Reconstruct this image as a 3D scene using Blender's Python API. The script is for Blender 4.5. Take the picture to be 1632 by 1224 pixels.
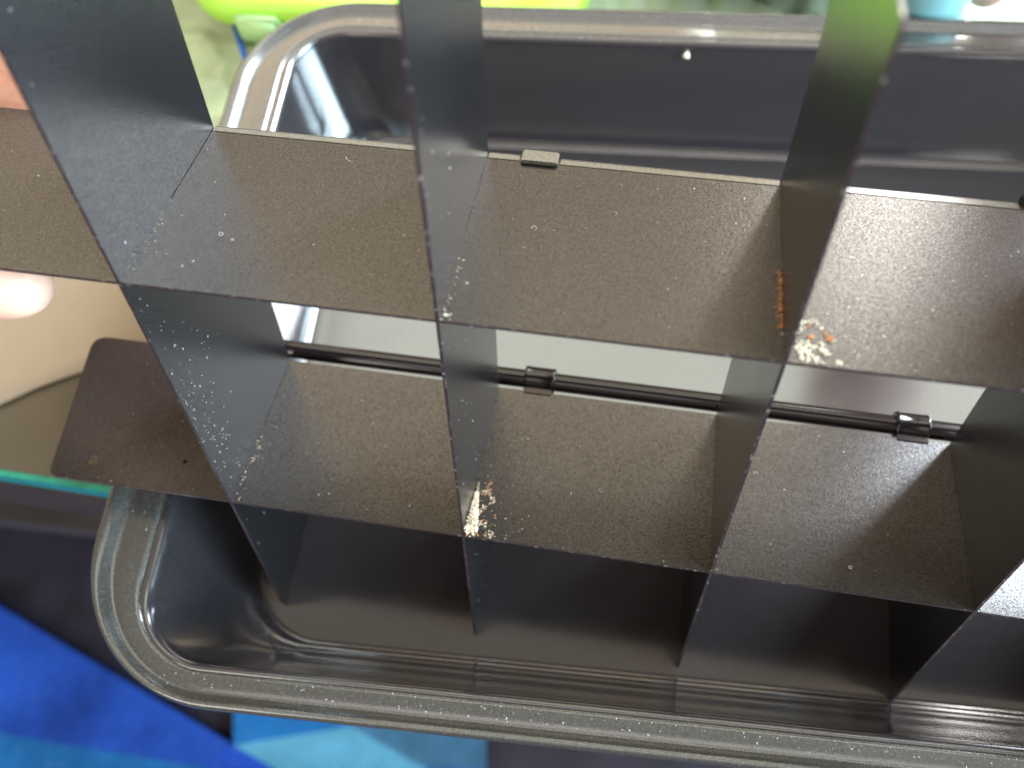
import bpy, bmesh, math, random
from mathutils import Vector, Matrix, noise
random.seed(7)
for o in list(bpy.data.objects): bpy.data.objects.remove(o)
S = bpy.context.scene
CM = 0.01                       # the scene is laid out in centimetres, 1 Blender unit = 1 m

# ------------------------------------------------------------------ camera
CAM = (9.9953, -18.804, 17.4256)
camR = Matrix(((0.99292, -0.06912, 0.096605), (0.102898, 0.906814, -0.408779), (-0.059348, 0.415825, 0.907506)))
cam = bpy.data.cameras.new('camera'); co = bpy.data.objects.new('camera', cam); S.collection.objects.link(co)
co.matrix_world = Matrix.Translation(Vector(CAM) * CM) @ camR.to_4x4()
cam.sensor_width = 36; cam.lens = 1436.76 / 1632 * 36
cam.clip_start = 0.005; cam.clip_end = 50
cam.dof.use_dof = True; cam.dof.focus_distance = 0.150; cam.dof.aperture_fstop = 14.5
S.camera = co

# ------------------------------------------------------------------ light: a dim room, a cool window to the right, a pale bright wall of windows ahead
w = bpy.data.worlds.new('World'); S.world = w; w.use_nodes = True
bg = w.node_tree.nodes['Background']; bg.inputs[0].default_value = (1.0, 0.83, 0.66, 1); bg.inputs[1].default_value = 0.54

def area(name, az, el, dist, sx, sy, power, col, target=(9, -6, 0)):
    l = bpy.data.lights.new(name, 'AREA'); l.shape = 'RECTANGLE'; l.size = sx; l.size_y = sy
    l.energy = power; l.color = col
    o = bpy.data.objects.new(name, l); S.collection.objects.link(o)
    a, e = math.radians(az), math.radians(el); t = Vector(target) * CM
    d = Vector((math.cos(e) * math.cos(a), math.cos(e) * math.sin(a), math.sin(e)))
    o.location = t + d * dist; o.rotation_euler = (-d).to_track_quat('-Z', 'Y').to_euler()
    return o
area('window_light', 42, 28, 1.6, 0.48, 0.9, 84, (0.84, 0.92, 1.0))
area('side_window_light', -12, 22, 1.5, 1.6, 0.8, 120, (0.66, 0.87, 1.0))
area('glint_window_light', 66, 24, 1.6, 0.22, 0.34, 9.5, (1.0, 0.97, 0.92))
area('ceiling_bounce_light', 80, 66, 1.8, 1.6, 0.75, 12.5, (0.95, 1.0, 0.86))
area('room_wall_light', 104, 37, 2.0, 2.8, 0.8, 18, (1.0, 0.80, 0.54))
area('ceiling_light', -90, 58, 1.8, 1.6, 0.8, 7, (1.0, 0.93, 0.90))
area('left_fill_light', 238, 20, 1.2, 0.5, 0.5, 6, (1.0, 0.95, 0.85))  # unseen fill lamp added from front left to brighten the thumb and hands

S.render.engine = 'CYCLES'
S.view_settings.view_transform = 'Standard'; S.view_settings.look = 'None'
S.view_settings.gamma = 1; S.view_settings.exposure = 0.0

# ------------------------------------------------------------------ materials
def mat(name, col, rough=0.5, metal=0.0, spec=0.5, var=0.0, vscale=300, bump=0.0, bscale=3000, bdist=0.0001,
        speck=0.0, speck_col=(0.6, 0.6, 0.58), speck_scale=2500, rough_var=0.0, ior=1.5, trans=0.0, alpha=1.0, sss=0.0, coat=0.0, grain=0.0, grain_scale=2300):
    m = bpy.data.materials.new(name); m.use_nodes = True; nt = m.node_tree; N = nt.nodes; L = nt.links
    b = N['Principled BSDF']; b.inputs['Roughness'].default_value = rough; b.inputs['Metallic'].default_value = metal
    b.inputs['IOR'].default_value = ior; b.inputs['Specular IOR Level'].default_value = spec
    b.inputs['Transmission Weight'].default_value = trans
    b.inputs['Coat Weight'].default_value = coat; b.inputs['Coat Roughness'].default_value = 0.11
    if sss: b.inputs['Subsurface Weight'].default_value = sss; b.inputs['Subsurface Scale'].default_value = 0.004; b.inputs['Subsurface Radius'].default_value = (1, .4, .2)
    tc = N.new('ShaderNodeTexCoord')
    def nz(scale, detail=3, r=0.6):
        n = N.new('ShaderNodeTexNoise'); n.inputs['Scale'].default_value = scale; n.inputs['Detail'].default_value = detail
        n.inputs['Roughness'].default_value = r; L.new(tc.outputs['Object'], n.inputs['Vector']); return n
    last = None
    rgb = N.new('ShaderNodeRGB'); rgb.outputs[0].default_value = (*col, 1); last = rgb.outputs[0]
    if var:
        n = nz(vscale, 5); mr = N.new('ShaderNodeMapRange'); mr.inputs['From Min'].default_value = .3; mr.inputs['From Max'].default_value = .7
        mr.inputs['To Min'].default_value = 1 - var; mr.inputs['To Max'].default_value = 1 + var; L.new(n.outputs['Fac'], mr.inputs['Value'])
        mx = N.new('ShaderNodeVectorMath'); mx.operation = 'SCALE'; L.new(last, mx.inputs[0]); L.new(mr.outputs[0], mx.inputs['Scale']); last = mx.outputs[0]
    if speck:
        n = nz(speck_scale, 1, .4); mr = N.new('ShaderNodeMapRange'); mr.inputs['From Min'].default_value = .62; mr.inputs['From Max'].default_value = .78
        mr.inputs['To Max'].default_value = speck; L.new(n.outputs['Fac'], mr.inputs['Value'])
        mx = N.new('ShaderNodeMix'); mx.data_type = 'RGBA'; L.new(mr.outputs[0], mx.inputs['Factor']); L.new(last, mx.inputs[6])
        mx.inputs[7].default_value = (*speck_col, 1); last = mx.outputs[2]
    L.new(last, b.inputs['Base Color'])
    if grain:
        n = nz(grain_scale, 2, .7); mr = N.new('ShaderNodeMapRange'); mr.inputs['From Min'].default_value = .32; mr.inputs['From Max'].default_value = .68
        mr.inputs['To Min'].default_value = spec * (1 - grain); mr.inputs['To Max'].default_value = spec * (1 + grain)
        L.new(n.outputs['Fac'], mr.inputs['Value']); L.new(mr.outputs[0], b.inputs['Specular IOR Level'])
    if rough_var:
        n = nz(60, 4); mr = N.new('ShaderNodeMapRange'); mr.inputs['From Min'].default_value = .3; mr.inputs['From Max'].default_value = .7
        mr.inputs['To Min'].default_value = rough - rough_var; mr.inputs['To Max'].default_value = rough + rough_var
        L.new(n.outputs['Fac'], mr.inputs['Value']); L.new(mr.outputs[0], b.inputs['Roughness'])
    if bump:
        n = nz(bscale, 2); bp = N.new('ShaderNodeBump'); bp.inputs['Strength'].default_value = bump; bp.inputs['Distance'].default_value = bdist
        L.new(n.outputs['Fac'], bp.inputs['Height']); L.new(bp.outputs[0], b.inputs['Normal'])
    return m

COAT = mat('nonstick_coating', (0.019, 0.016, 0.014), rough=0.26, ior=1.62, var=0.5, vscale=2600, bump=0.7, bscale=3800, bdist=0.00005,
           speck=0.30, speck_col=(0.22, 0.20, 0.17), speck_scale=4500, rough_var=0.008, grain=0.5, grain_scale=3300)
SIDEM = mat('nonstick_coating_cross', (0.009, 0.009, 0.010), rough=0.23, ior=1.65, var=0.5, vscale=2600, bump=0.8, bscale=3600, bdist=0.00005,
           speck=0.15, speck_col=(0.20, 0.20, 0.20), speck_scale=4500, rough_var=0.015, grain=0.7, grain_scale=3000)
PANM = mat('pan_coating', (0.025, 0.023, 0.026), rough=0.16, ior=1.9, var=0.2, vscale=1500, bump=0.35, bscale=2400, bdist=0.00003,
           speck=0.12, speck_col=(0.22, 0.22, 0.22), speck_scale=2300, rough_var=0.035, grain=0.2, grain_scale=3200, coat=1.0)
EDGE = mat('cut_edge', (0.032, 0.021, 0.026), rough=0.3, ior=1.7, var=0.5, vscale=900, bump=0.6, bscale=700, bdist=0.0001, speck=0.5, speck_col=(0.5, 0.45, 0.45), speck_scale=1100)
HEMM = mat('hem_coating', (0.10, 0.10, 0.085), rough=0.22, ior=2.0, var=0.3, vscale=1800, bump=0.4, bscale=2500, bdist=0.00004)
RIMM = mat('rim_coating', (0.043, 0.042, 0.038), rough=0.25, coat=0.8, grain=0.3, grain_scale=3400, ior=1.8, var=0.3, vscale=1500, bump=0.5, bscale=2000, bdist=0.00004, speck=0.2, speck_col=(0.30, 0.30, 0.29), speck_scale=3000)
RODM = mat('rod_coating', (0.008, 0.005, 0.006), rough=0.18, ior=1.5, var=0.2, vscale=1500, bump=0.3, bscale=2500, bdist=0.00003)

# ------------------------------------------------------------------ helpers
def link(name, me, m, parent=None):
    if m is not None:
        for k in (m if isinstance(m, (list, tuple)) else [m]): me.materials.append(k)
    o = bpy.data.objects.new(name, me); S.collection.objects.link(o)
    if parent: o.parent = parent
    return o
def from_bm(name, bm, m, parent=None, smooth=False, scale=CM):
    bmesh.ops.scale(bm, vec=(scale,) * 3, verts=bm.verts)
    me = bpy.data.meshes.new(name); bm.to_mesh(me); bm.free()
    for p in me.polygons: p.use_smooth = smooth
    return link(name, me, m, parent)
def empty(name, loc=(0, 0, 0), rot=None):
    o = bpy.data.objects.new(name, None); S.collection.objects.link(o); o.empty_display_size = .02
    o.matrix_world = Matrix.Translation(Vector(loc) * CM) @ (rot.to_4x4() if rot else Matrix.Identity(4)); return o
def tag(o, label=None, cat=None, group=None, kind=None):
    if label: o['label'] = label
    if cat: o['category'] = cat
    if group: o['group'] = group
    if kind: o['kind'] = kind
    return o
def box(bm, x0, x1, y0, y1, z0, z1, mi=0):
    v = [bm.verts.new(p) for p in ((x0,y0,z0),(x1,y0,z0),(x1,y1,z0),(x0,y1,z0),(x0,y0,z1),(x1,y0,z1),(x1,y1,z1),(x0,y1,z1))]
    for f in ((0,3,2,1),(4,5,6,7),(0,1,5,4),(1,2,6,5),(2,3,7,6),(3,0,4,7)):
        bm.faces.new([v[i] for i in f]).material_index = mi
def tube(bm, pts, r, n=20, cap=True):
    rs = r if isinstance(r, (list, tuple)) else [r] * len(pts)
    rings = []; pts = [Vector(p) for p in pts]
    for i, p in enumerate(pts):
        d = (pts[min(i + 1, len(pts) - 1)] - pts[max(i - 1, 0)]).normalized()
        u = d.orthogonal().normalized() if abs(d.z) < .9 else Vector((1, 0, 0)).cross(d).normalized()
        if rings: u = (lastu - d * lastu.dot(d)).normalized()
        lastu = u; v = d.cross(u)
        rings.append([bm.verts.new(p + (u * math.cos(2*math.pi*k/n) + v * math.sin(2*math.pi*k/n)) * rs[i]) for k in range(n)])
    for a, b in zip(rings, rings[1:]):
        for k in range(n): bm.faces.new((a[k], a[(k+1) % n], b[(k+1) % n], b[k]))
    if cap: bm.faces.new(rings[0][::-1]); bm.faces.new(rings[-1])

def rrect_path(a, aR, aF, aN, r, z, L, W, nc=18):
    """closed loop of a rounded rectangle: left a, right aR, far aF, near aN; world x right, y = -(distance from far rim)"""
    pts = []
    def arc(cx_, cy_, s):
        for k in range(nc + 1):
            t = math.radians(s + 90 * k / nc); pts.append((cx_ + r * math.cos(t), cy_ + r * math.sin(t), z))
    arc(L - aR - r, -aF - r, 0); arc(a + r, -aF - r, 90); arc(a + r, -(W - aN) + r, 180); arc(L - aR - r, -(W - aN) + r, 270)
    return pts

# ------------------------------------------------------------------ table, floor, rug (the setting)
camv = Vector(CAM)
def at(px, py, z):
    d = camR @ Vector(((px - 816) / 1436.76, -(py - 612) / 1436.76, -1)); t = (z - camv.z) / d.z; return camv + d * t
TZ = -3.72
TABLE = mat('smoked_glass', (0.095, 0.082, 0.055), rough=0.07, ior=1.5, var=0.15, vscale=12, rough_var=0.02)
GREEN_EDGE = mat('glass_edge_green', (0.03, 0.30, 0.20), rough=0.15, var=0.3, vscale=200)
RAIL = mat('dark_wood', (0.030, 0.018, 0.016), rough=0.7, var=0.4, vscale=40)
FLOORM = mat('floor_boards', (0.016, 0.013, 0.022), rough=0.45, var=0.5, vscale=18)
fl = bmesh.new(); q = [fl.verts.new(p) for p in ((-320, -320, -45), (320, -320, -45), (320, 320, -45), (-320, 320, -45))]; fl.faces.new(q)
tag(from_bm('floor', fl, FLOORM), kind='structure')

tb = empty('glass_table', (10, 20, -45)); tag(tb, 'smoked glass coffee table with green glass edge and dark wooden frame under the pan', 'table')
T0 = Vector((10, 20, -45))
def tpart(name, bm, m, smooth=False):
    bmesh.ops.translate(bm, vec=-T0, verts=bm.verts); return from_bm(name, bm, m, tb, smooth)
slope = -0.068
def ye(x): return -12.85 + (x + 4) * slope
bm = bmesh.new()
def slab(x0, x1, yf, z0, z1, d0=0.0, d1=None):
    b = [(x0, ye(x0) + d0), (x1, ye(x1) + d0), (x1, yf if d1 is None else ye(x1) + d1), (x0, yf if d1 is None else ye(x0) + d1)]
    lo = [bm.verts.new((x, y, z0)) for x, y in b]; hi = [bm.verts.new((x, y, z1)) for x, y in b]
    bm.faces.new(lo[::-1]); bm.faces.new(hi)
    for k in range(4): bm.faces.new((lo[k], lo[(k+1) % 4], hi[(k+1) % 4], hi[k]))
slab(-70, 80, 60, TZ - .8, TZ, .1); tpart('tabletop', bm, TABLE)
bm = bmesh.new(); slab(-70, 80, 60, TZ - .60, TZ - .02, -.06, .1); tpart('glass_edge', bm, GREEN_EDGE)
bm = bmesh.new(); slab(-69, 79, 60, TZ - 5.2, TZ - .85, .35, 2.5); tpart('rail', bm, RAIL)
bm = bmesh.new(); s0, s1 = at(0, 828, -22), at(150, 846, -22); sl_ = (s1.y - s0.y) / (s1.x - s0.x)
ysh = lambda x: s0.y + (x - s0.x) * sl_
lo = [bm.verts.new(p) for p in ((-62, ysh(-62), -23.5), (72, ysh(72), -23.5), (72, 52, -23.5), (-62, 52, -23.5))]; hi = [bm.verts.new((v.co.x, v.co.y, -22)) for v in lo]
bm.faces.new(lo[::-1]); bm.faces.new(hi)
for k in range(4): bm.faces.new((lo[k], lo[(k + 1) % 4], hi[(k + 1) % 4], hi[k]))
tpart('lower_shelf', bm, mat('shelf_wood', (0.035, 0.024, 0.02), rough=0.65, var=0.3, vscale=20))
for (x, y) in ((-66, -4), (76, -14), (-66, 56), (76, 56)):
    bm = bmesh.new(); box(bm, x - 2.5, x + 2.5, y - 2.5, y + 2.5, -45, TZ - 5.22); tpart('leg', bm, RAIL)

# rug: patchwork of blues, far below the table edge
def rugm(n, c): return mat(n, c, rough=0.95, var=0.55, vscale=11, bump=0.8, bscale=420, bdist=0.003, speck=0.25, speck_col=(0.10, 0.16, 0.42), speck_scale=160, spec=0.1)
RB, RD, RL, RM, RG = rugm('rug_blue', (0.015, 0.055, 0.30)), rugm('rug_navy', (0.015, 0.06, 0.36)), rugm('rug_pale_blue', (0.08, 0.25, 0.36)), rugm('rug_mid_blue', (0.014, 0.11, 0.30)), rugm('rug_slate', (0.045, 0.12, 0.20))
RZ = -43.8
bm = bmesh.new()
A0, A1, A2, A3 = at(0, 968, RZ), at(372, 1188, RZ), at(372, 1100, RZ), at(772, 1100, RZ)
A4 = at(772, 1420, RZ)
B0 = A0 + (A0 - A1) * 2.0
def poly(pts, mi):
    f = bm.faces.new([bm.verts.new((p[0], p[1], RZ)) for p in pts]); f.material_index = mi
P = lambda x, y: at(x, y, RZ)
poly([B0, A0, A1, P(330, 1224), P(60, 1180), P(-900, 1000)], 0)
poly([P(-900, 1000), P(60, 1180), P(330, 1224), P(300, 1500), P(-900, 1600)], 3)
poly([A1, P(440, 1226), P(600, 1500), P(300, 1500), P(330, 1224)], 1)
poly([A2, P(560, 1100), P(560, 1158), A1], 3)
poly([A1, P(560, 1158), P(680, 1226), P(600, 1500), P(440, 1226)], 2)
poly([P(560, 1100), P(560, 1158), P(680, 1226), P(772, 1226), A3][::-1], 4)
poly([P(680, 1226), P(600, 1500), A4, P(772, 1226)], 0)
bmesh.ops.recalc_face_normals(bm, faces=bm.faces)
for f in bm.faces:
    if f.normal.z < 0: f.normal_flip()
r_ = bmesh.ops.extrude_face_region(bm, geom=bm.faces[:]); bmesh.ops.translate(bm, vec=(0, 0, -1.15), verts=[v for v in r_['geom'] if isinstance(v, bmesh.types.BMVert)])
rug = from_bm('rug', bm, [RB, RD, RL, RM, RG]); tag(rug, 'blue patchwork rug of bright, navy and pale blue triangles on the dark floor', 'rug')

# beige paper lying on the glass
PAPER = mat('beige_paper', (0.29, 0.235, 0.165), rough=0.38, var=0.12, vscale=25, bump=0.4, bscale=35, bdist=0.002)
bm = bmesh.new(); G_ = {}
edge = [at(-260, 745, TZ), at(0, 652, TZ), at(60, 622, TZ), at(118, 600, TZ), at(240, 560, TZ), at(420, 520, TZ)]
n = 30
xs = [-40 + 40.6 * i / (n * 2) for i in range(n * 2 + 1)]
def yedge(x):
    e = sorted(edge, key=lambda p: p.x)
    if x <= e[0].x: return e[0].y + (x - e[0].x) * .5
    for a, b in zip(e, e[1:]):
        if x <= b.x: return a.y + (b.y - a.y) * (x - a.x) / (b.x - a.x)
    return e[-1].y
for i, x in enumerate(xs):
    for j in range(n + 1):
        t = j / n; y = yedge(x) + .12 * noise.noise((x * 1.7, 0, 3)) + t * 13
        z = TZ + .12 + .05 * noise.noise((x * .35, y * .35, 1)) + .02 * noise.noise((x, y, 5))
        G_[i, j] = bm.verts.new((x, y, z))
for i in range(len(xs) - 1):
    for j in range(n): bm.faces.new((G_[i, j], G_[i + 1, j], G_[i + 1, j + 1], G_[i, j + 1]))
pp = from_bm('paper_sheet', bm, PAPER, smooth=True); md = pp.modifiers.new('thick', 'SOLIDIFY'); md.thickness = .0006
tag(pp, 'crumpled beige paper sheet on the glass table under the left hand', 'paper')

# ------------------------------------------------------------------ baking pan
L_, W_ = 29.3, 18.0
pan = empty('baking_pan', (L_ / 2, -W_ / 2, TZ)); PAN0 = Vector((L_ / 2, -W_ / 2, TZ))
tag(pan, 'dark nonstick rectangular baking pan with rounded corners and rolled rim on the glass table', 'baking pan')
def loop(tr, z, inner=None):
    """tr 0..1 outer rim to inner rim; then inner= s 0..1 from inner rim to floor edge"""
    lerp = lambda a, b, t: a + (b - a) * t
    if inner is None: v = [lerp(0, 1.446, tr), lerp(0, 1.446, tr), lerp(0, 1.021, tr), lerp(0, .827, tr), lerp(3.08, 1.30, tr)]
    else:
        s = inner; v = [lerp(1.446, 2.248, s), lerp(1.446, 2.248, s), lerp(1.021, 1.818, s), lerp(.827, 1.818, s), lerp(1.30, 1.70, s)]
    return rrect_path(*v, z, L_, W_)
prof = []
for tr, z in ((.10, -.50), (.03, -.48), (-.02, -.40), (-.03, -.24), (-.015, -.12), (.02, -.04), (.07, -.005), (.12, -.015), (.17, -.05), (.22, -.10), (.26, -.145), (.30, -.18), (.335, -.20), (.37, -.195), (.42, -.18), (.55, -.175), (.70, -.175), (.80, -.176)):
    prof.append(loop(tr, z))
ROLL = [loop(.80, -.176), loop(.84, -.176)]
for k in range(0, 12):
    t = math.radians(77 * k / 11); ROLL.append(loop(.86 + .1437 * math.sin(t), -.176 - .29 * (1 - math.cos(t))))
FZ = -3.56
prof += ROLL
ZA = -.176 - .29 * (1 - math.cos(math.radians(77))); sw = lambda z: (ZA - z) / (ZA + 2.45) * .44
for k in range(1, 7):
    z = ZA + (-2.45 - ZA) * k / 6; prof.append(loop(0, z, sw(z)))
s1_ = sw(FZ)
for k in range(1, 15):
    t = k / 15; prof.append(loop(0, (1 - t) ** 2 * -2.45 + 2 * t * (1 - t) * FZ + t * t * FZ, (1 - t) ** 2 * .44 + 2 * t * (1 - t) * s1_ + t * t * .985))
for s, z in ((.99, FZ + .004), (1.005, FZ - .022), (1.03, FZ - .026), (1.05, FZ - .004), (1.08, FZ), (1.25, FZ), (1.6, FZ)): prof.append(loop(0, z, s))
def loops_bm(loops, cap_last=True, cap_first=False):
    bm = bmesh.new(); R = [[bm.verts.new(p) for p in l] for l in loops]
    for a, b in zip(R, R[1:]):
        m_ = len(a)
        for k in range(m_): bm.faces.new((a[k], a[(k + 1) % m_], b[(k + 1) % m_], b[k]))
    if cap_last: bm.faces.new(R[-1])
    if cap_first: bm.faces.new(R[0][::-1])
    return bm
def ppart(name, bm, m):
    bmesh.ops.recalc_face_normals(bm, faces=bm.faces); bmesh.ops.translate(bm, vec=-PAN0, verts=bm.verts); return from_bm(name, bm, m, pan, True)
ri = 18
# rim (bead, groove, flange) and the tray below it; the tray carries its outside skin
bm = loops_bm(prof[:ri], cap_last=False)
extra = [loop(.80, -.24), loop(.5, -.25), loop(.33, -.27), loop(.2, -.24), loop(.10, -.50)]
R0 = [bm.verts.new(p) for p in extra[0]]
bm.free(); bm = loops_bm(prof[:ri] + extra[:-1] + [prof[0]], cap_last=False); bmesh.ops.remove_doubles(bm, verts=bm.verts, dist=1e-4)
rim = ppart('rim', bm, RIMM)
inn = prof[ri:]
outs = [loop(.80, -.235), loop(.90, -.30), loop(.94, -.5), loop(0, -1.3, .10), loop(0, -2.9, .42), loop(0, -3.5, .75), loop(0, TZ + .005, .98)]
bm = loops_bm(outs[::-1] + inn, cap_last=True, cap_first=True)
tray = ppart('tray', bm, PANM)
try:
    for o in (rim, tray): pass
except Exception: pass

# ------------------------------------------------------------------ divider grid held upright over the pan
DIVR = Matrix(((0.998225, 0.018286, -0.056678), (-0.059385, 0.233794, -0.970471), (-0.004495, 0.972114, 0.234465)))
DLOC = (3.2139, -12.9345, 6.8873); K = 0.01015
div = empty('brownie_divider', DLOC, DIVR)
tag(div, 'dark nonstick brownie divider grid of thin crossed plates held upright over the pan', 'baking divider')
def plate(outline, holes, axis, pos, th, name, m, z_off=0.0):
    """outline in (u, z) cm; axis 'x': u runs along x and the plate stands at y=pos; axis 'y': u runs along y (down), plate at x=pos"""
    bm = bmesh.new(); es = []
    for lp in [outline] + holes:
        vs = []
        for (u, z) in lp:
            z = -(z + z_off)
            vs.append(bm.verts.new((u, -(pos) - th / 2, z) if axis == 'x' else (pos - th / 2, -u, z)))
        for a, b in zip(vs, vs[1:] + vs[:1]): es.append(bm.edges.new((a, b)))
    bmesh.ops.triangle_fill(bm, use_beauty=True, use_dissolve=False, edges=es)
    r = bmesh.ops.extrude_face_region(bm, geom=bm.faces[:])
    bmesh.ops.translate(bm, vec=(0, th, 0) if axis == 'x' else (th, 0, 0), verts=[v for v in r['geom'] if isinstance(v, bmesh.types.BMVert)])
    bmesh.ops.recalc_face_normals(bm, faces=bm.faces)
    for f in bm.faces:
        n_ = f.normal; f.material_index = 0 if abs(n_.y if axis == 'x' else n_.x) > .9 else 1
    return from_bm(name, bm, [m, EDGE], div, scale=K)
def rounded(pts, r, n=6):
    out = []
    for i, p in enumerate(pts):
        p = Vector(p); a = Vector(pts[i - 1]); b = Vector(pts[(i + 1) % len(pts)])
        u = (a - p).normalized(); v = (b - p).normalized(); rr = r[i] if isinstance(r, (list, tuple)) else r
        if rr <= 0: out.append(tuple(p)); continue
        p0, p1 = p + u * rr, p + v * rr
        for k in range(n + 1):
            t = k / n; out.append(tuple((p0 * (1 - t) + p * t) * (1 - t) + (p * (1 - t) + p1 * t) * t))
    return out
def circle(x, z, r, n=14): return [(x + r * math.cos(2*math.pi*k/n), z + r * math.sin(2*math.pi*k/n)) for k in range(n)]
H = 3.5; B = 5.893; TH = .05
long_out = rounded([(-3.72, 0), (21.72, 0), (22.45, H), (-4.45, H)], [.18, .18, .38, .38])
for yy in (0, B):
    holes = [circle(-3.02, .45, .10)] + ([] if yy == 0 else [circle(-1.2, .72, .05)])
    lp = plate(long_out, holes, 'x', yy, TH, 'long_plate', COAT)
YE0, YE1 = -4.62, 10.5
def notched(c):
    nt = .036; hb = 1.78
    o = rounded([(YE0, 0), (YE1, 0), (YE1 + .0, H), (YE0 - .0, H)], [.14, .06, .14, .14])
    # insert notches on the far edge (z=H) going from y=YE1 to YE0
    res = []; done = False
    for i, p in enumerate(o):
        res.append(p); q_ = o[(i + 1) % len(o)]
        if abs(p[1] - H) < 1e-6 and abs(q_[1] - H) < 1e-6 and p[0] > q_[0] + 5:
            for yc in (B, 0):
                res += [(yc + nt, H), (yc + nt, hb), (yc - nt, hb), (yc - nt, H)]
    return res
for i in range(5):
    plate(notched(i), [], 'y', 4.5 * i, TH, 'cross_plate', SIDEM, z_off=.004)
# folded hem and tab at the far edge of the upper plate
def seg_hem(y, x0, x1):
    bm = bmesh.new(); box(bm, x0, x1, -(y) + .026, -(y) + .036, -(H + .03), -(H - .085)); box(bm, x0, x1, -(y) - .026, -(y) + .036, -(H + .055), -(H + .031))
    bmesh.ops.bevel(bm, geom=bm.edges[:], offset=.008, segments=2, affect='EDGES'); return from_bm('folded_hem', bm, HEMM, div, scale=K)
for x0, x1 in ((-.9, -.04), (.04, 4.46), (4.54, 5.03), (5.66, 8.96), (9.04, 12.36), (13.1, 13.46), (13.54, 17.96)): seg_hem(0, x0, x1)
bm = bmesh.new(); box(bm, 5.06, 5.63, .02, .10, -(H + .13), -(H - .16)); bmesh.ops.bevel(bm, geom=bm.edges[:], offset=.02, segments=2, affect='EDGES')
from_bm('tab', bm, HEMM, div, scale=K)
def collar(y, x0, x1, zc, r, foot):
    bm = bmesh.new(); n_ = 28
    rr = [(x0, r - .05), (x0, r - .015), (x0 + .02, r), (x0 + .06, r), (x0 + .075, r - .008), (x1 - .075, r - .008), (x1 - .06, r), (x1 - .02, r), (x1, r - .015), (x1, r - .05)]
    rings = [[bm.verts.new((x, -y + q * math.cos(2*math.pi*k/n_), -zc + q * math.sin(2*math.pi*k/n_))) for k in range(n_)] for x, q in rr]
    for a, b in zip(rings, rings[1:]):
        for k in range(n_): bm.faces.new((a[k], a[(k+1) % n_], b[(k+1) % n_], b[k]))
    bm.faces.new(rings[0]); bm.faces.new(rings[-1][::-1])
    nf = len(bm.faces); box(bm, x0 + .03, x1 - .03, -y - .05, -y + .05, -zc, -(H - foot))
    bmesh.ops.recalc_face_normals(bm, faces=bm.faces); o = from_bm('collar', bm, RODM, div, True, scale=K)
    for p in o.data.polygons:
        if p.index >= nf - 2: p.use_smooth = False
    return o
ZR = H + .13 + .19
bm = bmesh.new(); tube(bm, [(-1.2, -B, -ZR)] + [(x, -B, -ZR) for x in range(0, 19, 2)] + [(19, -B, -ZR)], .19, 28)
rod = from_bm('edge_rod', bm, RODM, div, True, scale=K)
collar(B, 5.03, 5.66, ZR + .02, .265, .06); collar(B, 12.46, 13.10, ZR + .02, .265, .06)
collar(0, 12.42, 13.06, H + .08, .14, .10)
for o in list(div.children):
    if o.name.startswith(('edge_rod', 'collar')):
        try: o.data.use_auto_smooth = True
        except Exception: pass

# ------------------------------------------------------------------ crumbs and dust
def dp(x, y, z): return Vector((x, -y, -z))
CRM = mat('crumb_cream', (0.88, 0.79, 0.62), rough=0.8, var=0.3, vscale=900)
CRO = mat('crumb_orange', (0.58, 0.25, 0.09), rough=0.7, var=0.3, vscale=900)
CS = 0.40
def chunk(bm, c, r, mi):
    r *= CS
    v0 = len(bm.verts); m_ = Matrix.Translation(c)
    g = bmesh.ops.create_icosphere(bm, subdivisions=1, radius=r, matrix=m_)
    s = random.random() * 50
    for v in g['verts']:
        d = v.co - c; k = 1 + .7 * noise.noise(d * (1.4 / r) + Vector((s, s, s))); v.co = c + Vector((d.x * k * random.uniform(.9, 1.2), d.y * k, d.z * k * random.uniform(.7, 1.3)))
    for f in {f for v in g['verts'] for f in v.link_faces}: f.material_index = mi
def crumbs(name, label, spots):
    """spots: (x, z, r, mi, face) on long plate at y (local cm)"""
    bm = bmesh.new()
    for c, r, mi in spots: chunk(bm, c, r, mi)
    bmesh.ops.scale(bm, vec=(K,) * 3, verts=bm.verts)
    me = bpy.data.meshes.new(name); bm.to_mesh(me); bm.free()
    o = link(name, me, [CRM, CRO]); o.matrix_world = Matrix.Translation(Vector(DLOC) * CM) @ DIVR.to_4x4()
    return tag(o, label, 'crumbs', kind='stuff')
def top(y): return y - TH / 2
# cluster right of the third cross plate on the upper long plate
sp = []
for k in range(1100):
    u = random.random() ** 1.2; v = random.random()
    x = 9.04 + .80 * u; z = .04 + (1.15 * (1 - u * .85)) * v
    if z < .02: continue
    if noise.noise((x * 6, z * 6, 0)) < -.12 + .3 * u: continue
    sp.append((dp(x, top(0) - .012, z), random.uniform(.012, .042), 1 if noise.noise((x * 5, z * 5, 2)) > .22 else 0))
for k in range(60): sp.append((dp(9.05 + abs(random.gauss(0, .75)), top(0) - .006, abs(random.gauss(.1, .6))), random.uniform(.006, .016), 0))
crumbs('cake_crumbs', 'cream and orange crumbs caked in the upper corner of the divider beside the third cross plate', sp)
sp = [(dp(8.965 - abs(random.gauss(0, .03)), top(0) - random.uniform(.0, .03), .55 + 1.05 * random.random()), random.uniform(.012, .03), 1) for k in range(170)]
sp += [(dp(8.96, top(0) - .02, .42 + .05 * random.random()), .02, 0) for k in range(4)]
crumbs('cake_crumbs', 'thin orange streak of crumbs along the seam left of the third cross plate', sp)
sp = []
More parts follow.
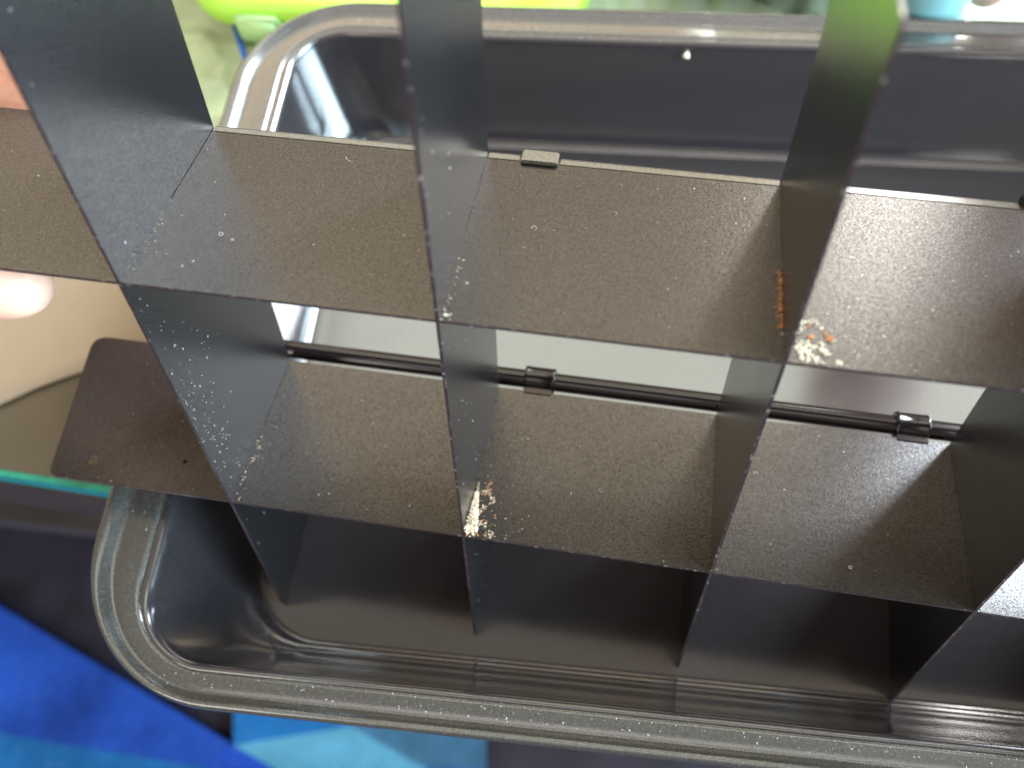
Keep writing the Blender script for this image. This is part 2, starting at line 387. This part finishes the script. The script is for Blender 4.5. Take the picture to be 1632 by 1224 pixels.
for k in range(900):   # lower plate right of second cross plate
    u = random.random(); z = .02 + 1.15 * random.random()
    x = 4.55 + .55 * u * (1 - .3 * z)
    if noise.noise((x * 6, z * 5, 7)) < -.05 + .35 * u: continue
    sp.append((dp(x, top(B) - .012, z), random.uniform(.01, .032), 1 if random.random() < .4 else 0))
for k in range(1100):   # packed wedge against the face of the cross plate
    z = random.random() * .95; h = (.34 * (1 - z / .97))
    sp.append((dp(4.54 + random.uniform(0, .24) * (1 - z * .8), top(B) - h * random.random(), z), random.uniform(.02, .04), 1 if random.random() < .14 else 0))
for k in range(14): sp.append((dp(4.78 + random.gauss(0, .03), top(B) - .02, 1.05 + random.gauss(0, .09)), random.uniform(.02, .045), 1))
for k in range(80): sp.append((dp(4.56 + abs(random.gauss(0, .55)), top(B) - .006, abs(random.gauss(.2, .6))), random.uniform(.006, .018), 1 if random.random() < .3 else 0))
crumbs('cake_crumbs', 'bright wedge of cream crumbs packed in the lower corner beside the second cross plate', sp)
sp = []
for k in range(70):
    z = random.uniform(.05, 1.6); x = .045 + abs(random.gauss(0, .05 + .05 * (z > .7) * (z < 1.3)))
    if noise.noise((z * 4, x * 4, 3)) < -.1: continue
    sp.append((dp(x, top(B) - .01, z), random.uniform(.008, .026), 1 if random.random() < .15 else 0))
crumbs('cake_crumbs', 'sparse pale crumbs in the lower seam beside the leftmost cross plate', sp)
sp = []
for k in range(34):
    z = random.uniform(.02, 1.2) ** 1.2; sp.append((dp(4.545 + abs(random.gauss(0, .05)), top(0) - .01, z), random.uniform(.008, .022), 0))
for k in range(10): sp.append((dp(4.6 + random.gauss(0, .04), top(0) - .015, .10 + random.gauss(0, .02)), .026, 0))
for k in range(12): sp.append((dp(.05 + abs(random.gauss(0, .05)), top(0) - .01, random.uniform(.05, 1.3)), random.uniform(.006, .018), 0))
crumbs('cake_crumbs', 'few pale crumbs along the upper seams beside the first and second cross plates', sp)

DUST = mat('dust', (0.55, 0.55, 0.54), rough=0.9)
bm = bmesh.new()
def fleck(p, nrm, s, asp=1.0):
    u = nrm.orthogonal().normalized(); a = random.random() * 6.28; u = (Matrix.Rotation(a, 3, nrm) @ u); v = nrm.cross(u)
    q_ = [bm.verts.new(p + nrm * (s * .25) + u * s * asp * a_ + v * s * b_) for a_, b_ in ((-1, -.6), (.9, -1), (1.1, .7), (-.8, 1))]
    top_ = bm.verts.new(p + nrm * s * .8)
    for k in range(4): bm.faces.new((q_[k], q_[(k + 1) % 4], top_))
    bm.faces.new(q_[::-1])
for k in range(620):
    t = random.random()
    if t < .5:   # right side faces of the cross plates, thickest on the first one
        i = random.choice((0, 0, 0, 1, 1, 2)); y = random.uniform(-4.3, 10.3); z = abs(random.gauss(.6, .8))
        if i == 0 and random.random() < .75: y = random.gauss(3.6, 1.3); z = abs(random.gauss(.35, .35))
        if z > 3.3 or (y < 0 and random.random() < .6): continue
        fleck(dp(4.5 * i + TH / 2, y, z), Vector((1, 0, 0)), random.choice((.004, .006, .006, .009)), random.choice((1, 1, 2.5)))
    else:
        y = random.choice((0, B)); fleck(dp(random.uniform(-3.4, 16), top(y), random.uniform(.05, 3.3)), Vector((0, 1, 0)), random.choice((.003, .004, .006)), random.choice((1, 1, 3)))
for (fx, fz, fy, ln, cu) in ((1.05, 1.1, 0, .22, 7), (1.25, 1.05, 0, .16, -9), (2.35, 3.1, 0, .16, 1), (5.5, 1.9, 0, .2, 5), (4.75, .7, 0, .15, -8), (6.6, 2.4, 0, .12, 4), (10.9, 2.0, 0, .16, 6), (6.9, 1.4, B, .2, 5), (2.6, 1.7, B, .16, -6), (11.4, .5, B, .2, 7), (9.8, 2.2, B, .14, 4)):
    pts_ = []; a_ = random.random() * 6.28; px_, pz_ = fx, fz
    for k in range(9):
        pts_.append(dp(px_, top(fy) - .006 - .004 * (k % 3), pz_)); px_ += ln / 8 * math.cos(a_); pz_ += ln / 8 * math.sin(a_); a_ += cu / 8
    tube(bm, pts_, .0035, 5)
bmesh.ops.scale(bm, vec=(K,) * 3, verts=bm.verts); me = bpy.data.meshes.new('dust_specks'); bm.to_mesh(me); bm.free()
o = link('dust_specks', me, DUST); o.matrix_world = Matrix.Translation(Vector(DLOC) * CM) @ DIVR.to_4x4()
tag(o, 'fine white dust specks scattered over the divider plates', 'dust', kind='stuff')
bm = bmesh.new()
for k in range(300):
    if random.random() < .6: p = Vector((random.uniform(2, 27), -18 + random.uniform(.33, .62), -.172)); 
    else: p = Vector((random.uniform(.5, 1.4), random.uniform(-15, -2), -.172)) if random.random() < .4 else Vector((random.uniform(2, 24), -random.uniform(.5, .95), -.172))
    fleck(p, Vector((0, 0, 1)), random.choice((.004, .006, .010)), random.choice((1, 1, 2)))
tag(from_bm('dust_specks', bm, DUST), 'fine white dust specks scattered along the rim of the pan', 'dust', kind='stuff')
bm = bmesh.new(); random.seed(3)
CS = 1.0; chunk(bm, Vector((11.62, -1.12, -.45)), .085, 0); from_c = from_bm('crumb', bm, [CRM]); tag(from_c, 'single pale crumb stuck on the far inner wall of the pan', 'crumb')

# ------------------------------------------------------------------ things behind the pan
LIME = mat('lime_plastic', (0.50, 0.95, 0.10), rough=0.35, var=0.05, vscale=30)
CLEAR = mat('clear_green_plastic', (0.62, 0.80, 0.55), rough=0.12, trans=0.75, ior=1.25, var=0.1, vscale=30, bump=0.5, bscale=60, bdist=0.002)
BLUEP = mat('blue_plastic', (0.03, 0.16, 0.62), rough=0.35, var=0.1, vscale=80)
LATCH = mat('pale_green_plastic', (0.50, 0.82, 0.38), rough=0.35)
def rbox_loops(cx_, cy_, w_, d_, r, zs, taper=0.0, nc=8):
    out = []
    for z, ins in zs:
        pts = []
        for (sx, sy, s) in ((1, 1, 0), (-1, 1, 90), (-1, -1, 180), (1, -1, 270)):
            for k in range(nc + 1):
                t = math.radians(s + 90 * k / nc); rr = max(r - ins * .5, .1)
                pts.append((cx_ + sx * (w_ / 2 - ins - rr) + rr * math.cos(t), cy_ + sy * (d_ / 2 - ins - rr) + rr * math.sin(t), z))
        out.append(pts)
    return out
def container(cx_, cy_, w_, d_, h, label, lidm, rz=0.0, blue=False, r=1.6):
    c = empty('food_container', (cx_, cy_, TZ), Matrix.Rotation(math.radians(rz), 3, 'Z')); tag(c, label, 'food container', 'plastic food containers behind the pan')
    bm = loops_bm(rbox_loops(0, 0, w_, d_, r, ((0.02, .9), (.2, .75), (h * .5, .5), (h - .3, .3))), cap_last=False, cap_first=True)
    bmesh.ops.recalc_face_normals(bm, faces=bm.faces); b_ = from_bm('container_body', bm, CLEAR, c, True); md = b_.modifiers.new('t', 'SOLIDIFY'); md.thickness = .0012
    bm = loops_bm(rbox_loops(0, 0, w_ + .9, d_ + .9, r + .4, ((h - .55, .12), (h - .5, 0), (h + .1, 0), (h + .32, .12), (h + .4, .45), (h + .3, .75), (h + .12, .9), (h + .12, 1.6))), cap_first=True)
    bmesh.ops.recalc_face_normals(bm, faces=bm.faces); from_bm('lid', bm, lidm, c, True)
    bm = bmesh.new(); box(bm, -w_ / 2 + 1.6, -w_ / 2 + 3.0, -d_ / 2 - .75, -d_ / 2 - .46, h - .9, h + .05); bmesh.ops.bevel(bm, geom=bm.edges[:], offset=.1, segments=3, affect='EDGES')
    from_bm('latch', bm, LATCH, c, True)
    return c
_fe = at(400, 42, TZ + 2.3)
container(3.0, _fe.y + 5.4, 11.4, 9.0, 2.1, 'clear food container with a bright lime green lid behind the left corner of the pan', LIME, rz=-4, blue=True)
BAG = mat('clear_bag_film', (0.55, 0.68, 0.45), rough=0.18, trans=0.35, ior=1.3, var=0.25, vscale=22, bump=0.6, bscale=45, bdist=0.004)
bm = bmesh.new(); g2 = {}
for i in range(61):
    for j in range(41):
        x = -7.5 + 9.0 * i / 60; y = -4.2 + 8.5 * j / 40
        z = TZ + .42 + .35 * noise.noise((x * .9 + y * .3, y * 1.1, 8)) + .15 * noise.noise((x * 2.1, y * 2.4, 2))
        if x > 0: z = min(z, TZ + .5)
        g2[i, j] = bm.verts.new((x + .3 * noise.noise((y, 0, 1)), y + .3 * noise.noise((x, 4, 1)), z))
for i in range(60):
    for j in range(40):
        if g2[i + 1, j + 1].co.x > .3 and g2[i, j].co.y < 0.6: continue
        bm.faces.new((g2[i, j], g2[i + 1, j], g2[i + 1, j + 1], g2[i, j + 1]))
bag = from_bm('plastic_bag', bm, BAG, None, True); md = bag.modifiers.new('t', 'SOLIDIFY'); md.thickness = .0003
tag(bag, 'crumpled pale green clear plastic bag on the table beside the far left pan corner', 'plastic bag')
GREEN2 = mat('grass_green_plastic', (0.10, 0.45, 0.04), rough=0.35, var=0.1, vscale=30)
container(13.4, 6.6, 6.0, 6.0, 3.0, 'small clear food container with a darker green lid behind the middle of the pan', GREEN2, rz=6)

CLOTH = mat('pale_cloth', (0.50, 0.60, 0.48), rough=0.8, var=0.2, vscale=40)
bm = bmesh.new(); g3 = {}
for i in range(71):
    for j in range(41):
        x = 8.2 + 15.0 * i / 70; y = 1.6 + 11 * j / 40
        z = TZ + .7 + .55 * noise.noise((x * 1.1, y * .5, 21)) + .25 * noise.noise((x * 2.6, y * .8, 4))
        g3[i, j] = bm.verts.new((x, y + .4 * noise.noise((x * .7, 2, 2)), z))
for i in range(70):
    for j in range(40): bm.faces.new((g3[i, j], g3[i + 1, j], g3[i + 1, j + 1], g3[i, j + 1]))
tw = from_bm('dish_cloth', bm, CLOTH, None, True); md = tw.modifiers.new('t', 'SOLIDIFY'); md.thickness = .001
tag(tw, 'rumpled pale green cloth lying behind the right half of the pan', 'cloth')
CLG = mat('clear_glass', (0.9, 0.93, 0.9), rough=0.03, trans=1.0, ior=1.45)
def lathe(bm, prof_, n=32):
    R = [[bm.verts.new((r * math.cos(2*math.pi*k/n), r * math.sin(2*math.pi*k/n), z)) for k in range(n)] for r, z in prof_]
    for a, b in zip(R, R[1:]):
        for k in range(n): bm.faces.new((a[k], a[(k+1) % n], b[(k+1) % n], b[k]))
    bm.faces.new(R[0][::-1]); bm.faces.new(R[-1])
st = bmesh.new(); tube(st, [at(374, 40, TZ + 1.05), at(383, 68, TZ + 1.0), at(393, 98, TZ + .95)], .10, 14)
tag(from_bm('drinking_straw', st, BLUEP, None, True), 'short blue straw lying on the clear bag beside the pan corner', 'straw')
def at_table(px, py): return at(px, py, TZ)
bm = bmesh.new(); lathe(bm, ((2.2, 0), (2.35, .1), (2.6, 4), (2.9, 8.5), (2.95, 8.6), (2.8, 8.6), (2.5, 4), (2.15, .5)))
o = from_bm('drinking_glass', bm, CLG, None, True); o.location = Vector((15.4, 5.4, TZ)) * CM; tag(o, 'clear drinking glass behind the middle of the pan, left of the teal cup', 'glass')
TEAL = mat('teal_plastic', (0.28, 0.58, 0.62), rough=0.3, var=0.05, vscale=40)
WHITEP = mat('white_plastic', (0.8, 0.8, 0.78), rough=0.4, var=0.03, vscale=40)
_cp = at(1492, 12, TZ + 4)
c = empty('cup', (_cp.x, _cp.y + 1.3, TZ)); tag(c, 'teal cup with a white band behind the right of the pan', 'cup')
bm = bmesh.new(); lathe(bm, ((1.0, 0), (1.1, .1), (1.3, 6.5), (1.34, 6.6), (1.22, 6.6), (1.0, .5))); from_bm('cup_body', bm, TEAL, c, True)
bm = bmesh.new(); lathe(bm, ((1.24, 4.6), (1.30, 4.62), (1.35, 5.6), (1.29, 5.65))); from_bm('band', bm, WHITEP, c, True)

# ------------------------------------------------------------------ the person's hands (skin-modifier chains, one surface each)
SKIN = mat('skin', (0.76, 0.47, 0.36), rough=0.5, var=0.12, vscale=120, bump=0.5, bscale=500, bdist=0.0004, sss=0.25)
NAIL = mat('fingernail', (0.75, 0.45, 0.38), rough=0.25)
person = empty('person', DLOC, DIVR); tag(person, 'person with one bare hand gripping the left end of the divider, the other behind it', 'person')
INV = (Matrix.Translation(Vector(DLOC) * CM) @ DIVR.to_4x4()).inverted()
def hand(chains, name='hand', world=False):
    me = bpy.data.meshes.new(name); vs = []; es = []; rs = []
    root = None
    for ch in chains:
        prev = None
        for i, (p, r) in enumerate(ch):
            if i == 0 and root is not None and ch is not chains[0]: prev = p; continue
            if isinstance(p, int): prev = p; continue
            vs.append(tuple(INV @ (Vector(p) * CM)) if world else tuple(dp(*p) * K)); rs.append(r * K)
            if prev is not None: es.append((prev, len(vs) - 1))
            prev = len(vs) - 1
        root = 0
    me.from_pydata(vs, es, []); o = link(name, me, SKIN, person)
    sk = o.modifiers.new('skin', 'SKIN'); sk.use_smooth_shade = True
    for i, r in enumerate(rs): me.skin_vertices[0].data[i].radius = (r, r)
    me.skin_vertices[0].data[0].use_root = True
    s = o.modifiers.new('sub', 'SUBSURF'); s.levels = 2; s.render_levels = 3
    return o
# left hand: wrist, palm; thumb reaches under the upper plate to its near edge, fingers lie behind the far edge
left = [
 [((-15.5, 1.0, 6.5), 2.4), ((-12.0, .6, 5.8), 2.2), ((-9.0, .5, 5.2), 2.1)],
 [(1, 0), ((-8.6, 1.8, 3.2), 1.15), ((-5.9, 1.35, 1.9), .92), ((-3.2, .80, .50), .70), ((-2.2, .68, .3), .60), ((-1.45, .60, .25), .42)],
 [(2, 0), ((-7.6, -1.0, 5.6), 1.0), ((-5.4, -1.1, 5.3), .84), ((-3.9, -.5, 4.9), .74), ((-3.0, .0, 4.5), .60)],
 [(2, 0), ((-7.0, .1, 5.8), 1.0), ((-4.8, .9, 5.5), .84), ((-3.0, 1.2, 5.0), .74), ((-1.8, 1.4, 4.6), .60)],
 [(2, 0), ((-7.2, 1.9, 6.2), .95), ((-4.4, 2.2, 5.9), .80), ((-2.5, 2.5, 5.3), .70), ((-1.4, 2.7, 4.9), .56)],
 [(2, 0), ((-7.6, 3.4, 6.6), .85), ((-5.4, 3.8, 6.4), .70), ((-3.9, 4.0, 6.0), .60), ((-3.0, 4.1, 5.6), .48)],
]
hand(left)
right = [
 [((22.4, -2.4, 21.0), 2.9), ((20.4, -.9, 13.8), 2.6), ((20.9, 1.3, 6.8), 2.5)],
 [(1, 0), ((19.4, 1.6, 6.6), 1.2), ((17.6, 1.3, 4.4), .9), ((17.0, 1.2, 2.9), .7)],
 [(2, 0), ((19.9, 1.7, 2.6), 1.0), ((19.0, 1.9, .2), .82), ((18.5, 2.2, -1.6), .66)],
 [(2, 0), ((21.4, 2.3, 2.2), 1.0), ((20.8, 2.7, -.2), .84), ((20.3, 3.0, -2.0), .68)],
 [(2, 0), ((23.0, 2.8, 2.4), .95), ((22.7, 3.3, .0), .80), ((22.3, 3.6, -1.9), .66)],
 [(2, 0), ((24.4, 3.2, 3.2), .85), ((24.5, 3.8, 1.0), .70), ((24.2, 4.1, -.6), .56)],
]
right = [[(Vector(p) + Vector((1.0, .3, 0)), r) if not isinstance(p, int) else (p, r) for p, r in ch] for ch in right]
hand(right, world=True)
